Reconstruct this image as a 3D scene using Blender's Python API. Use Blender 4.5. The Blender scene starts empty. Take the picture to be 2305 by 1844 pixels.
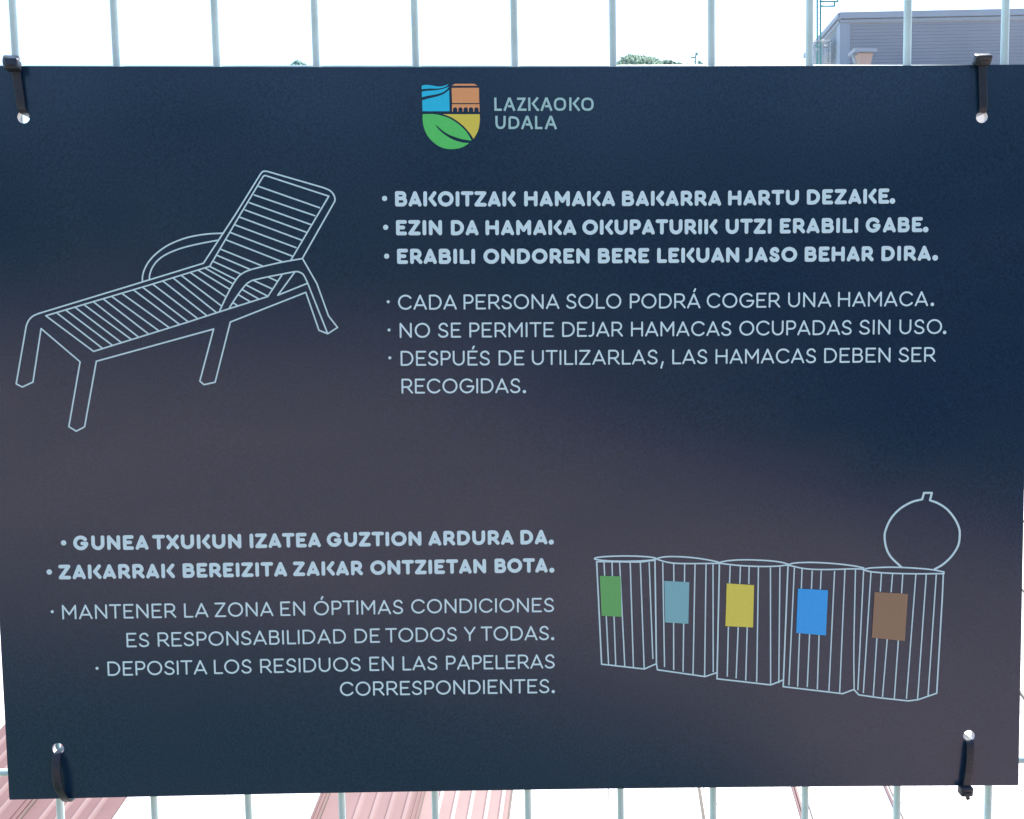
import bpy, bmesh, math, random
import numpy as np
from mathutils import Vector, Matrix
from mathutils.geometry import delaunay_2d_cdt, tessellate_polygon
random.seed(7)
SC = bpy.context.scene
COL = SC.collection

# ------------------------------------------------------------------ camera
CAM=[-0.005877,-0.443826,0.045536,-0.065077,0.016927,-0.012928]
LIFT = 1.5                       # centre of the sign above the terrace, metres
FOCAL_PX = 1750.0; PIC_W, PIC_H = 2305.0, 1844.0
def axes(rx, ry, rz):
    X = np.array([[1,0,0],[0,math.cos(rx),-math.sin(rx)],[0,math.sin(rx),math.cos(rx)]])
    Y = np.array([[math.cos(ry),0,math.sin(ry)],[0,1,0],[-math.sin(ry),0,math.cos(ry)]])
    Z = np.array([[math.cos(rz),-math.sin(rz),0],[math.sin(rz),math.cos(rz),0],[0,0,1]])
    return Z @ X @ Y
CR = axes(*CAM[3:])
CP = np.array(CAM[:3]) + np.array([0, 0, LIFT])
cam_data = bpy.data.cameras.new('camera')
cam = bpy.data.objects.new('camera', cam_data)
COL.objects.link(cam)
cam_data.sensor_width = 36.0
cam_data.lens = FOCAL_PX / PIC_W * 36.0
cam_data.clip_start = 0.02
cam_data.clip_end = 2000.0
m = Matrix(((CR[0][0], CR[0][2], -CR[0][1], CP[0]),
            (CR[1][0], CR[1][2], -CR[1][1], CP[1]),
            (CR[2][0], CR[2][2], -CR[2][1], CP[2]),
            (0, 0, 0, 1)))
cam.matrix_world = m
SC.camera = cam
def ray(px, py):
    return CR @ np.array([(px - PIC_W/2)/FOCAL_PX, 1.0, (PIC_H/2 - py)/FOCAL_PX])
def at(px, py, dist):            # the point a given distance ahead (along +Y) seen at a pixel
    d = ray(px, py)
    return CP + d * ((dist - CP[1]) / d[1])

# ------------------------------------------------------------------ sky and sun
SUN_EL, SUN_AZ = math.radians(52), math.radians(24)      # ahead of the camera, a little to the right
world = bpy.data.worlds.new('World'); SC.world = world
world.use_nodes = True
nt = world.node_tree; nt.nodes.clear()
wo = nt.nodes.new('ShaderNodeOutputWorld'); bg = nt.nodes.new('ShaderNodeBackground')
sky = nt.nodes.new('ShaderNodeTexSky'); sky.sky_type = 'NISHITA'; sky.sun_disc = False
sky.sun_elevation = SUN_EL; sky.sun_rotation = SUN_AZ
sky.air_density = 1.0; sky.dust_density = 0.7; sky.ozone_density = 1.0
bg.inputs['Strength'].default_value = 0.15
nt.links.new(sky.outputs[0], bg.inputs['Color']); nt.links.new(bg.outputs[0], wo.inputs['Surface'])
sd = bpy.data.lights.new('sun', 'SUN'); sd.energy = 3.5; sd.angle = math.radians(0.53); sd.color = (1.0, .95, .88)
sun = bpy.data.objects.new('sun', sd); COL.objects.link(sun)
sun_dir = Vector((math.cos(SUN_EL)*math.sin(SUN_AZ), math.cos(SUN_EL)*math.cos(SUN_AZ), math.sin(SUN_EL)))
sun.rotation_euler = sun_dir.to_track_quat('Z', 'Y').to_euler()
sun.location = (6, 12, 20)
SC.view_settings.view_transform = 'Standard'; SC.view_settings.look = 'None'
SC.view_settings.exposure = 1.55; SC.view_settings.gamma = 1.0

# ------------------------------------------------------------------ helpers
def tag(o, label=None, cat=None, group=None, kind=None):
    for k, v in (('label', label), ('category', cat), ('group', group), ('kind', kind)):
        if v: o[k] = v
    return o
def empty(name, loc, parent=None):
    o = bpy.data.objects.new(name, None); o.location = loc; o.empty_display_size = .05
    COL.objects.link(o)
    if parent: o.parent = parent
    return o
def mesh_obj(name, verts, faces, mats, parent=None, smooth=False, fmat=None):
    me = bpy.data.meshes.new(name)
    off = Vector((0, 0, 0))
    if parent is not None:
        off = world_loc(parent)
    me.from_pydata([tuple(Vector(v) - off) for v in verts], [], faces)
    for mt in (mats if isinstance(mats, (list, tuple)) else [mats]): me.materials.append(mt)
    if fmat: me.polygons.foreach_set('material_index', fmat)
    if smooth is True: me.polygons.foreach_set('use_smooth', [True]*len(me.polygons))
    elif smooth: me.polygons.foreach_set('use_smooth', smooth)
    me.update()
    o = bpy.data.objects.new(name, me); COL.objects.link(o)
    if parent is not None: o.parent = parent
    return o
def world_loc(o):
    p = Vector((0, 0, 0))
    while o is not None: p = p + o.location; o = o.parent
    return p
class MB:
    def __init__(s): s.v = []; s.f = []; s.m = []; s.s = []
    def add(s, vs, fs, mi=0, sm=False):
        b = len(s.v); s.v += [tuple(v) for v in vs]
        for f in fs: s.f.append(tuple(i + b for i in f)); s.m.append(mi); s.s.append(sm)
    def box(s, c, size, ax=None, mi=0, taper=1.0):
        c = np.array(c, float); h = np.array(size, float)/2
        A = np.eye(3) if ax is None else np.array(ax, float)
        vs = []
        for z in (-1, 1):
            for x, y in ((-1,-1),(1,-1),(1,1),(-1,1)):
                k = taper if z > 0 else 1.0
                vs.append(c + A[0]*x*h[0]*k + A[1]*y*h[1]*k + A[2]*z*h[2])
        s.add(vs, [(3,2,1,0),(4,5,6,7),(0,1,5,4),(1,2,6,5),(2,3,7,6),(3,0,4,7)], mi)
    def tube(s, a, b, r, n=12, r2=None, mi=0, caps=True):
        a = np.array(a, float); b = np.array(b, float); d = b - a; d /= np.linalg.norm(d)
        u = np.cross(d, [0,0,1] if abs(d[2]) < .9 else [1,0,0]); u /= np.linalg.norm(u); w = np.cross(d, u)
        r2 = r if r2 is None else r2
        vs = [a + r*(u*math.cos(t)+w*math.sin(t)) for t in np.arange(n)*2*math.pi/n] + \
             [b + r2*(u*math.cos(t)+w*math.sin(t)) for t in np.arange(n)*2*math.pi/n]
        s.add(vs, [(i, (i+1)%n, n+(i+1)%n, n+i) for i in range(n)], mi, True)
        if caps:
            base = len(s.v) - 2*n
            s.f.append(tuple(base+i for i in range(n-1,-1,-1))); s.m.append(mi); s.s.append(False)
            s.f.append(tuple(base+n+i for i in range(n))); s.m.append(mi); s.s.append(False)
    def build(s, name, mats, parent=None):
        return mesh_obj(name, s.v, s.f, mats, parent, smooth=s.s, fmat=s.m)

def material(name, color, rough=.5, spec=.5, metallic=0.0, noise=None, bump=None, trans=0.0):
    """noise = (scale, amount, detail): colour mottling; bump = (scale, distance)"""
    mt = bpy.data.materials.new(name); mt.use_nodes = True
    n = mt.node_tree; b = n.nodes['Principled BSDF']
    b.inputs['Base Color'].default_value = (*color, 1); b.inputs['Roughness'].default_value = rough
    b.inputs['Specular IOR Level'].default_value = spec; b.inputs['Metallic'].default_value = metallic
    tc = n.nodes.new('ShaderNodeTexCoord')
    if noise:
        nz = n.nodes.new('ShaderNodeTexNoise'); nz.inputs['Scale'].default_value = noise[0]; nz.inputs['Detail'].default_value = noise[2]
        mr = n.nodes.new('ShaderNodeMapRange'); mr.inputs['From Min'].default_value = .25; mr.inputs['From Max'].default_value = .75
        mr.inputs['To Min'].default_value = 1 - noise[1]; mr.inputs['To Max'].default_value = 1 + noise[1]
        mx = n.nodes.new('ShaderNodeMix'); mx.data_type = 'RGBA'; mx.blend_type = 'MULTIPLY'; mx.inputs[0].default_value = 1
        mx.inputs[6].default_value = (*color, 1)
        n.links.new(tc.outputs['Object'], nz.inputs['Vector']); n.links.new(nz.outputs['Fac'], mr.inputs['Value'])
        n.links.new(mr.outputs[0], mx.inputs[7]); n.links.new(mx.outputs[2], b.inputs['Base Color'])
    if bump:
        bz = n.nodes.new('ShaderNodeTexNoise'); bz.inputs['Scale'].default_value = bump[0]; bz.inputs['Detail'].default_value = 3
        bp = n.nodes.new('ShaderNodeBump'); bp.inputs['Distance'].default_value = bump[1]; bp.inputs['Strength'].default_value = 1
        n.links.new(tc.outputs['Object'], bz.inputs['Vector']); n.links.new(bz.outputs['Fac'], bp.inputs['Height'])
        n.links.new(bp.outputs[0], b.inputs['Normal'])
    if trans:
        tr = n.nodes.new('ShaderNodeBsdfTranslucent'); tr.inputs['Color'].default_value = (*color, 1)
        ms = n.nodes.new('ShaderNodeMixShader'); ms.inputs[0].default_value = trans
        n.links.new(b.outputs[0], ms.inputs[1]); n.links.new(tr.outputs[0], ms.inputs[2])
        n.links.new(ms.outputs[0], n.nodes['Material Output'].inputs['Surface'])
    return mt

# print inks: satin film, each with the slight grain of the board under it
def ink(name, c, rough=.34): return material(name, c, rough, .36, noise=(900, .05, 2), bump=(1500, .00002))
M = dict(
 board = material('board_navy', (.009, .028, .060), .21, .38, noise=(800, .30, 3), bump=(1300, .000035)),
 core = material('board_core', (.62, .60, .60), .6, .3, noise=(400, .1, 2)),
 edge = material('board_edge', (.05, .05, .06), .6, .3, noise=(700, .25, 2)),
 white = ink('ink_white', (.54, .74, .81)),
 line = ink('ink_line', (.48, .69, .76)),
 dim = ink('ink_pale_grey', (.33, .56, .57)),
 blue = ink('ink_blue', (.02, .49, .73)), terracotta = ink('ink_terracotta', (.68, .32, .13)),
 green = ink('ink_green', (.09, .55, .13)), yellow = ink('ink_yellow', (.62, .55, .08)),
 bin_green = ink('ink_bin_green', (.10, .38, .12)), bin_grey = ink('ink_bin_grey_blue', (.17, .42, .48)),
 bin_yellow = ink('ink_bin_yellow', (.62, .57, .09)), bin_blue = ink('ink_bin_blue', (.012, .33, .80)),
 bin_brown = ink('ink_bin_brown', (.24, .155, .10)),
 rod = material('white_coated_wire', (.45, .60, .59), .42, .5, noise=(45, .13, 6), bump=(900, .00006)),
 nylon = material('black_nylon', (.016, .022, .034), .42, .35, noise=(500, .2, 2), bump=(900, .00004)),
)

# the board's sheen is a little uneven: smears in the gloss, sparse specks of dust
_n = M['board'].node_tree; _b = _n.nodes['Principled BSDF']; _t = _n.nodes.new('ShaderNodeTexCoord')
_z = _n.nodes.new('ShaderNodeTexNoise'); _z.inputs['Scale'].default_value = 7; _z.inputs['Detail'].default_value = 6; _z.inputs['Distortion'].default_value = 1.2
_mp = _n.nodes.new('ShaderNodeMapping'); _mp.inputs['Scale'].default_value = (.7, 1, 1.6); _mp.inputs['Rotation'].default_value = (0, .3, 0)
_r = _n.nodes.new('ShaderNodeMapRange'); _r.inputs['From Min'].default_value = .3; _r.inputs['From Max'].default_value = .7
_r.inputs['To Min'].default_value = .17; _r.inputs['To Max'].default_value = .27
_n.links.new(_t.outputs['Object'], _mp.inputs['Vector']); _n.links.new(_mp.outputs[0], _z.inputs['Vector'])
_n.links.new(_z.outputs['Fac'], _r.inputs['Value']); _n.links.new(_r.outputs[0], _b.inputs['Roughness'])
_v = _n.nodes.new('ShaderNodeTexVoronoi'); _v.inputs['Scale'].default_value = 55; _n.links.new(_t.outputs['Object'], _v.inputs['Vector'])
_sep = _n.nodes.new('ShaderNodeSeparateColor'); _n.links.new(_v.outputs['Color'], _sep.inputs['Color'])
_g = _n.nodes.new('ShaderNodeMath'); _g.operation = 'MULTIPLY'; _g.inputs[1].default_value = .045; _n.links.new(_sep.outputs[0], _g.inputs[0])
_l = _n.nodes.new('ShaderNodeMath'); _l.operation = 'LESS_THAN'; _n.links.new(_v.outputs['Distance'], _l.inputs[0]); _n.links.new(_g.outputs[0], _l.inputs[1])
_k = _n.nodes.new('ShaderNodeMath'); _k.operation = 'GREATER_THAN'; _k.inputs[1].default_value = .80; _n.links.new(_sep.outputs[1], _k.inputs[0])
_a = _n.nodes.new('ShaderNodeMath'); _a.operation = 'MULTIPLY'; _n.links.new(_l.outputs[0], _a.inputs[0]); _n.links.new(_k.outputs[0], _a.inputs[1])
_f = _n.nodes.new('ShaderNodeMath'); _f.operation = 'MULTIPLY'; _f.inputs[1].default_value = .5; _n.links.new(_a.outputs[0], _f.inputs[0])
_src = _b.inputs['Base Color'].links[0].from_socket
_x = _n.nodes.new('ShaderNodeMix'); _x.data_type = 'RGBA'; _x.inputs[7].default_value = (.25, .26, .28, 1)
_n.links.new(_f.outputs[0], _x.inputs[0]); _n.links.new(_src, _x.inputs[6]); _n.links.new(_x.outputs[2], _b.inputs['Base Color'])

# artwork measured on the board, millimetres from its centre
PAN=[0.418461,0.002752,0.0135,0.056598,-0.278191,-0.006858,0.00204,0.008929,0.00375,0.0,0.0]
TEXT_LINES=[["bold",[["BAKOITZAK",-65.15,132.17,3.18,131.73],["HAMAKA",7.87,131.81,59.56,131.62],["BAKARRA",63.52,131.62,120.18,131.37],["HARTU",124.12,131.44,164.69,131.53],["DEZAKE",169.25,131.64,216.48,131.85]],[[-70.99,136.66,1.45],[218.22,133.29,1.61]]],["bold",[["EZIN",-64.9,116.04,-38.86,115.88],["DA",-33.87,115.84,-18.19,115.74],["HAMAKA",-14.23,115.71,37.37,115.55],["OKUPATURIK",40.89,115.58,118.2,115.37],["UTZI",122.81,115.41,149.15,115.39],["ERABILI",153.89,115.45,198.95,115.47],["GABE",203.1,115.53,235.8,115.59]],[[-70.71,120.55,1.46],[237.56,116.99,1.61]]],["bold",[["ERABILI",-64.62,99.97,-20.19,99.64],["ONDOREN",-15.59,99.63,44.8,99.39],["BERE",49.68,99.43,79.03,99.34],["LEKUAN",83.57,99.35,130.63,99.28],["JASO",134.3,99.3,163.89,99.29],["BEHAR",168.23,99.31,207.84,99.25],["DIRA",212.34,99.31,240.79,99.3]],[[-70.47,104.36,1.46],[243.24,100.89,1.61]]],["light",[["CADA",-64.55,74.07,-31.14,73.88],["PERSONA",-27.24,73.9,27.48,73.72],["SOLO",31.35,73.78,62.96,73.63],["PODRÁ",67.88,73.58,108.45,73.39],["COGER",112.08,73.43,154.34,73.36],["UNA",158.9,73.42,183.78,73.39],["HAMACA",187.67,73.45,239.54,73.38]],[[-70.09,78.67,0.86],[242.01,74.35,1.02]]],["light",[["NO",-63.91,58.09,-46.61,58.0],["SE",-42.05,58.01,-28.88,57.94],["PERMITE",-24.15,57.92,24.23,57.74],["DEJAR",28.98,57.79,63.86,57.61],["HAMACAS",68.54,57.62,126.26,57.41],["OCUPADAS",130.9,57.49,195.71,57.32],["SIN",200.04,57.4,218.09,57.35],["USO",223.22,57.38,247.82,57.34]],[[-69.92,62.67,0.86],[249.35,58.22,1.02]]],["light",[["DESPUÉS",-63.65,42.18,-12.65,41.86],["DE",-7.61,41.86,7.16,41.78],["UTILIZARLAS",11.48,41.84,83.88,41.47],["LAS",92.29,41.48,112.5,41.41],["HAMACAS",117.27,41.43,175.27,41.31],["DEBEN",179.97,41.36,218.3,41.29],["SER",223.0,41.34,244.35,41.33]],[[-69.77,46.81,0.86]]],["light",[["RECOGIDAS",-63.46,26.27,4.69,25.81]],[[7.02,26.66,0.95]]],["bold",[["GUNEA",-253.01,-61.7,-210.36,-62.06],["TXUKUN",-208.11,-62.05,-157.32,-62.2],["IZATEA",-152.58,-62.17,-111.62,-62.12],["GUZTION",-108.16,-62.07,-53.53,-62.24],["ARDURA",-49.46,-62.17,0.02,-62.25],["DA",3.87,-62.25,19.59,-62.3]],[[-258.4,-57.29,1.53],[21.83,-61.04,1.5]]],["bold",[["ZAKARRAK",-262.1,-78.54,-195.94,-78.94],["BEREIZITA",-191.47,-78.88,-131.5,-79.04],["ZAKAR",-128.07,-78.94,-87.72,-79.0],["ONTZIETAN",-83.43,-78.96,-16.22,-78.94],["BOTA",-11.3,-78.85,19.62,-78.96]],[[-267.27,-74.1,1.56],[22.04,-77.62,1.5]]],["light",[["MANTENER",-261.17,-102.07,-196.07,-102.34],["LA",-191.53,-102.34,-177.58,-102.41],["ZONA",-173.97,-102.34,-140.06,-102.36],["EN",-136.05,-102.32,-121.7,-102.32],["ÓPTIMAS",-116.68,-102.33,-64.87,-102.31],["CONDICIONES",-60.16,-102.15,23.18,-102.43]],[[-266.7,-97.36,0.88]]],["light",[["ES",-225.22,-119.28,-212.19,-119.33],["RESPONSABILIDAD",-207.31,-119.34,-98.41,-119.21],["DE",-93.4,-119.19,-78.64,-119.14],["TODOS",-75.51,-119.11,-33.75,-119.02],["Y",-29.64,-119.0,-22.89,-119.02],["TODAS",-19.85,-118.99,20.07,-119.1]],[[22.24,-118.23,0.96]]],["light",[["DEPOSITA",-236.79,-136.04,-179.46,-136.23],["LOS",-175.5,-136.15,-153.72,-136.21],["RESIDUOS",-148.69,-136.17,-90.29,-136.0],["EN",-85.16,-135.93,-70.99,-135.95],["LAS",-65.82,-135.93,-45.47,-136.04],["PAPELERAS",-40.37,-136.04,23.33,-136.04]],[[-242.75,-131.39,0.89]]],["light",[["CORRESPONDIENTES",-102.69,-150.7,20.06,-150.82]],[[22.35,-149.92,0.96]]]]
LOUNGER=[[0,[[-154.24,128.91],[-173.48,101.09],[-213.02,89.31],[-266.02,73.65]]],[1,[[-266.02,73.65],[-269.32,72.16],[-271.78,69.66],[-273.18,66.65]]],[0,[[-273.18,66.65],[-280.35,34.25],[-277.05,32.42],[-271.01,35.16],[-265.04,65.21],[-244.35,46.34],[-252.32,9.58],[-248.26,6.96],[-243.51,9.37],[-235.31,46.51],[-184.4,60.03],[-169.03,64.1],[-177.78,34.73],[-175.53,32.6],[-169.21,33.94],[-159.5,67.97],[-116.56,84.36],[-109.66,62.86],[-104.71,60.85],[-99.11,64.4],[-104.09,70.98],[-110.16,89.18],[-117.92,103.36]]],[0,[[-154.24,128.91],[-140.02,150.6]]],[1,[[-140.02,150.6],[-139.07,151.59],[-137.97,152.06],[-136.17,151.9]]],[0,[[-136.17,151.9],[-105.02,142.77]]],[1,[[-105.02,142.77],[-101.74,141.28],[-99.65,139.06],[-98.9,136.65],[-99.01,135.25]]],[0,[[-99.01,135.25],[-117.94,103.55]]],[0,[[-236.57,52.12],[-262.11,72.36],[-202.42,89.57],[-170.06,99.32],[-151.56,128.9],[-138.87,148.8]]],[1,[[-138.87,148.8],[-138.33,149.4],[-137.52,149.63],[-136.17,149.27]]],[0,[[-136.17,149.27],[-102.3,138.07],[-124.45,102.58]]],[0,[[-236.57,52.12],[-184.11,67.91],[-166.73,73.38],[-137.98,82.2],[-129.76,94.19]]],[0,[[-255.81,73.82],[-231.72,53.95]]],[0,[[-250.76,75.3],[-226.13,55.58]]],[0,[[-245.46,76.77],[-221.05,57.06]]],[0,[[-240.17,77.99],[-215.45,58.78]]],[0,[[-235.1,79.72],[-211.61,60.27]]],[0,[[-229.78,81.44],[-206.01,62.0]]],[0,[[-225.22,82.92],[-200.15,63.73]]],[0,[[-219.65,84.65],[-194.29,65.46]]],[0,[[-212.82,86.36],[-188.43,67.18]]],[0,[[-207.88,88.01],[-183.52,68.64]]],[0,[[-202.3,89.72],[-178.15,70.36]]],[0,[[-196.56,91.42],[-173.02,72.04]]],[0,[[-190.82,93.12],[-167.42,73.62]]],[0,[[-186.04,94.36],[-164.52,77.31]]],[0,[[-180.93,95.91],[-161.81,82.39]]],[0,[[-176.46,97.15],[-159.14,86.3]]],[0,[[-172.62,98.39],[-157.52,89.53]]],[0,[[-170.06,99.32],[-155.41,91.69]]],[0,[[-141.23,143.62],[-107.63,131.68]]],[0,[[-143.87,138.92],[-110.45,127.28]]],[0,[[-146.73,134.66],[-112.6,122.26]]],[0,[[-149.26,130.59],[-115.34,118.05]]],[0,[[-152.4,126.68],[-118.08,113.64]]],[0,[[-154.95,122.28],[-121.43,109.5]]],[0,[[-157.7,118.08],[-123.79,104.8]]],[0,[[-160.44,114.08],[-129.54,101.72]]],[0,[[-163.63,108.87],[-140.33,99.25]]],[0,[[-165.75,105.46],[-147.46,97.48]]],[0,[[-167.88,102.05],[-152.59,94.81]]],[1,[[-165.19,74.48],[-161.44,82.11],[-157.41,89.08],[-154.42,93.19],[-152.14,95.08],[-148.3,96.96],[-140.03,99.12],[-129.32,101.45],[-117.92,103.36]]],[1,[[-159.7,76.11],[-156.3,81.18],[-152.68,86.02],[-149.57,89.47],[-146.51,91.3]]],[1,[[-146.51,91.3],[-138.36,93.1],[-130.44,94.57],[-122.52,95.99],[-119.98,95.79],[-117.7,94.34],[-116.15,91.31],[-115.27,89.22]]],[0,[[-115.27,89.22],[-104.8,60.95]]],[0,[[-122.53,95.76],[-132.39,82.85],[-115.5,89.45]]],[0,[[-137.43,93.09],[-132.63,90.88]]],[0,[[-145.81,91.3],[-135.54,86.5]]],[0,[[-150.05,88.78],[-138.43,82.58]]],[0,[[-152.21,86.16],[-143.57,81.08]]],[0,[[-154.39,83.26],[-148.26,79.5]]],[0,[[-157.31,78.64],[-155.5,77.47]]],[1,[[-207.75,91.34],[-207.66,93.55],[-206.73,97.03],[-204.36,101.44],[-200.42,105.83],[-194.59,110.21],[-188.18,113.33],[-180.54,115.81],[-171.03,117.34],[-162.34,117.77]]],[1,[[-203.82,92.74],[-203.51,95.11],[-201.94,98.89],[-198.64,102.98],[-193.47,106.42],[-185.49,109.53],[-175.95,111.85],[-165.15,113.84]]]]
BINS=[[[[0,[[82.81,-71.55],[82.58,-71.79],[81.89,-72.03],[80.76,-72.24],[79.21,-72.44],[77.3,-72.6],[75.06,-72.73],[72.56,-72.82],[69.85,-72.88],[67.02,-72.89],[64.14,-72.87],[61.27,-72.8],[58.5,-72.7],[55.89,-72.56],[53.52,-72.39],[51.43,-72.19],[49.7,-71.96],[48.36,-71.73],[47.45,-71.48],[46.99,-71.22],[46.99,-70.97],[47.45,-70.73],[48.37,-70.51],[49.71,-70.3],[51.44,-70.13],[53.52,-69.98],[55.9,-69.87],[58.51,-69.79],[61.28,-69.76],[64.15,-69.76],[67.03,-69.81],[69.86,-69.89],[72.56,-70.02],[75.06,-70.17],[77.3,-70.36],[79.21,-70.57],[80.76,-70.8],[81.89,-71.04],[82.58,-71.29],[82.81,-71.55]]],[0,[[82.21,-72.43],[73.95,-73.46],[48.22,-72.86],[50.87,-133.86],[75.98,-137.05],[82.88,-134.03]]]],[[0,[[52.51,-73.38],[52.85,-81.4]]],[0,[[57.17,-73.44],[57.38,-81.7]]],[0,[[61.6,-73.26],[62.35,-88.61],[64.48,-135.24]]],[0,[[53.7,-105.08],[54.95,-133.92]]],[0,[[58.24,-105.14],[59.18,-134.69]]],[0,[[67.8,-73.58],[69.55,-135.78]]],[0,[[73.72,-73.65],[75.88,-136.81]]],[0,[[78.85,-73.71],[81.0,-131.14]]]],[[50.05,-81.27],[62.18,-81.71],[62.68,-105.67],[50.99,-104.95]]],[[[1,[[83.05,-71.64],[86.54,-70.74],[92.6,-70.44],[102.87,-71.08],[112.2,-72.46],[119.2,-73.95]]],[1,[[83.05,-71.78],[87.94,-73.35],[93.54,-74.36],[102.87,-74.71],[119.2,-74.76]]],[0,[[82.25,-72.43],[83.12,-134.51],[83.72,-137.63],[111.68,-142.03],[118.72,-139.72]]]],[[0,[[86.78,-73.81],[87.86,-136.01]]],[0,[[93.21,-74.59],[93.31,-85.21]]],[0,[[99.61,-74.9],[99.53,-85.52]]],[0,[[93.19,-109.62],[93.26,-137.74]]],[0,[[99.09,-109.92],[98.76,-139.01]]],[0,[[105.67,-74.98],[104.63,-140.75]]],[0,[[112.11,-75.29],[111.45,-142.03]]],[0,[[116.17,-75.33],[116.51,-139.45]]]],[[87.71,-84.67],[102.28,-85.65],[101.76,-110.34],[88.18,-109.32]]],[[[1,[[119.53,-74.37],[125.16,-73.25],[135.4,-72.85],[148.2,-73.51],[155.89,-74.52],[160.51,-75.87]]],[1,[[119.54,-74.63],[130.3,-76.05],[143.1,-76.86],[153.35,-76.82],[160.51,-76.12]]],[0,[[119.9,-75.41],[118.74,-143.44],[150.48,-147.46],[157.42,-144.64]]]],[[0,[[126.2,-76.0],[125.88,-86.62]]],[0,[[132.19,-76.59],[131.88,-86.95]]],[0,[[137.32,-76.9],[137.17,-87.26]]],[0,[[125.32,-112.36],[124.77,-142.19]]],[0,[[131.08,-112.69],[129.99,-143.3]]],[0,[[136.38,-112.75],[135.66,-144.67]]],[0,[[142.75,-77.22],[142.11,-145.53]]],[0,[[149.77,-77.56],[150.32,-146.93]]],[0,[[155.3,-77.36],[155.11,-146.46]]]],[[124.19,-86.6],[140.19,-87.82],[139.72,-112.94],[123.52,-111.92]]],[[[1,[[160.25,-76.12],[163.57,-75.12],[173.81,-74.82],[186.62,-75.63],[197.89,-77.04],[204.3,-78.39]]],[1,[[160.51,-76.38],[168.72,-78.28],[176.41,-78.99],[186.65,-79.09],[198.93,-78.86],[204.05,-79.17]]],[0,[[160.0,-76.9],[157.71,-148.59],[192.8,-153.13],[199.47,-150.57]]]],[[0,[[163.75,-77.71],[161.05,-147.83]]],[0,[[168.21,-78.54],[167.9,-90.19]]],[0,[[174.21,-79.64],[173.85,-90.52]]],[0,[[179.49,-79.69],[179.08,-90.83]]],[0,[[167.14,-116.47],[166.22,-148.67]]],[0,[[173.0,-117.31],[171.89,-148.99]]],[0,[[178.56,-117.89],[177.83,-150.36]]],[0,[[187.27,-80.03],[184.64,-151.48]]],[0,[[193.31,-79.32],[190.99,-152.33]]],[0,[[199.45,-79.38],[199.04,-125.41],[199.47,-150.57]]]],[[165.85,-90.17],[183.44,-91.29],[182.52,-118.19],[165.03,-116.45]]],[[[1,[[204.23,-79.36],[208.52,-78.42],[220.24,-78.14],[231.98,-78.65],[243.71,-79.75],[251.15,-81.2]]],[1,[[204.23,-79.64],[209.33,-80.8],[220.29,-81.7],[235.93,-82.17],[251.17,-82.19]]],[0,[[251.15,-81.2],[250.78,-82.39],[250.39,-96.5],[248.01,-153.34],[237.04,-157.14],[231.33,-157.8],[214.14,-155.78],[202.26,-153.92],[199.36,-150.76]]]],[[0,[[204.23,-79.96],[201.7,-151.2]]],[0,[[208.55,-81.19],[204.91,-152.9]]],[0,[[214.7,-81.65],[214.17,-92.54]]],[0,[[221.19,-82.1],[220.44,-92.99]]],[0,[[227.14,-82.36],[226.59,-93.65]]],[0,[[234.77,-82.63],[230.29,-156.46]]],[0,[[240.83,-82.69],[236.83,-156.72]]],[0,[[246.69,-82.74],[242.93,-154.89]]],[0,[[212.48,-120.12],[210.77,-154.62]]],[0,[[218.52,-120.8],[216.18,-155.29]]],[0,[[225.04,-121.48],[223.14,-156.4]]]],[[210.71,-92.63],[230.24,-93.93],[228.8,-121.93],[209.41,-119.68]]]]
BIN_LID=[[1,[[237.84,-38.35],[231.43,-40.05],[224.86,-43.91],[219.87,-49.36],[216.83,-56.01],[216.23,-60.73],[217.37,-67.05],[220.17,-72.21],[226.1,-78.0]]],[0,[[237.84,-38.35],[238.83,-34.64],[243.42,-34.68],[242.32,-38.98]]],[1,[[242.32,-38.98],[247.02,-40.79],[252.13,-44.18],[256.5,-49.33],[259.31,-54.86],[259.98,-59.58],[259.1,-65.88],[255.3,-72.15],[250.31,-76.85],[245.66,-79.57]]]]
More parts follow.
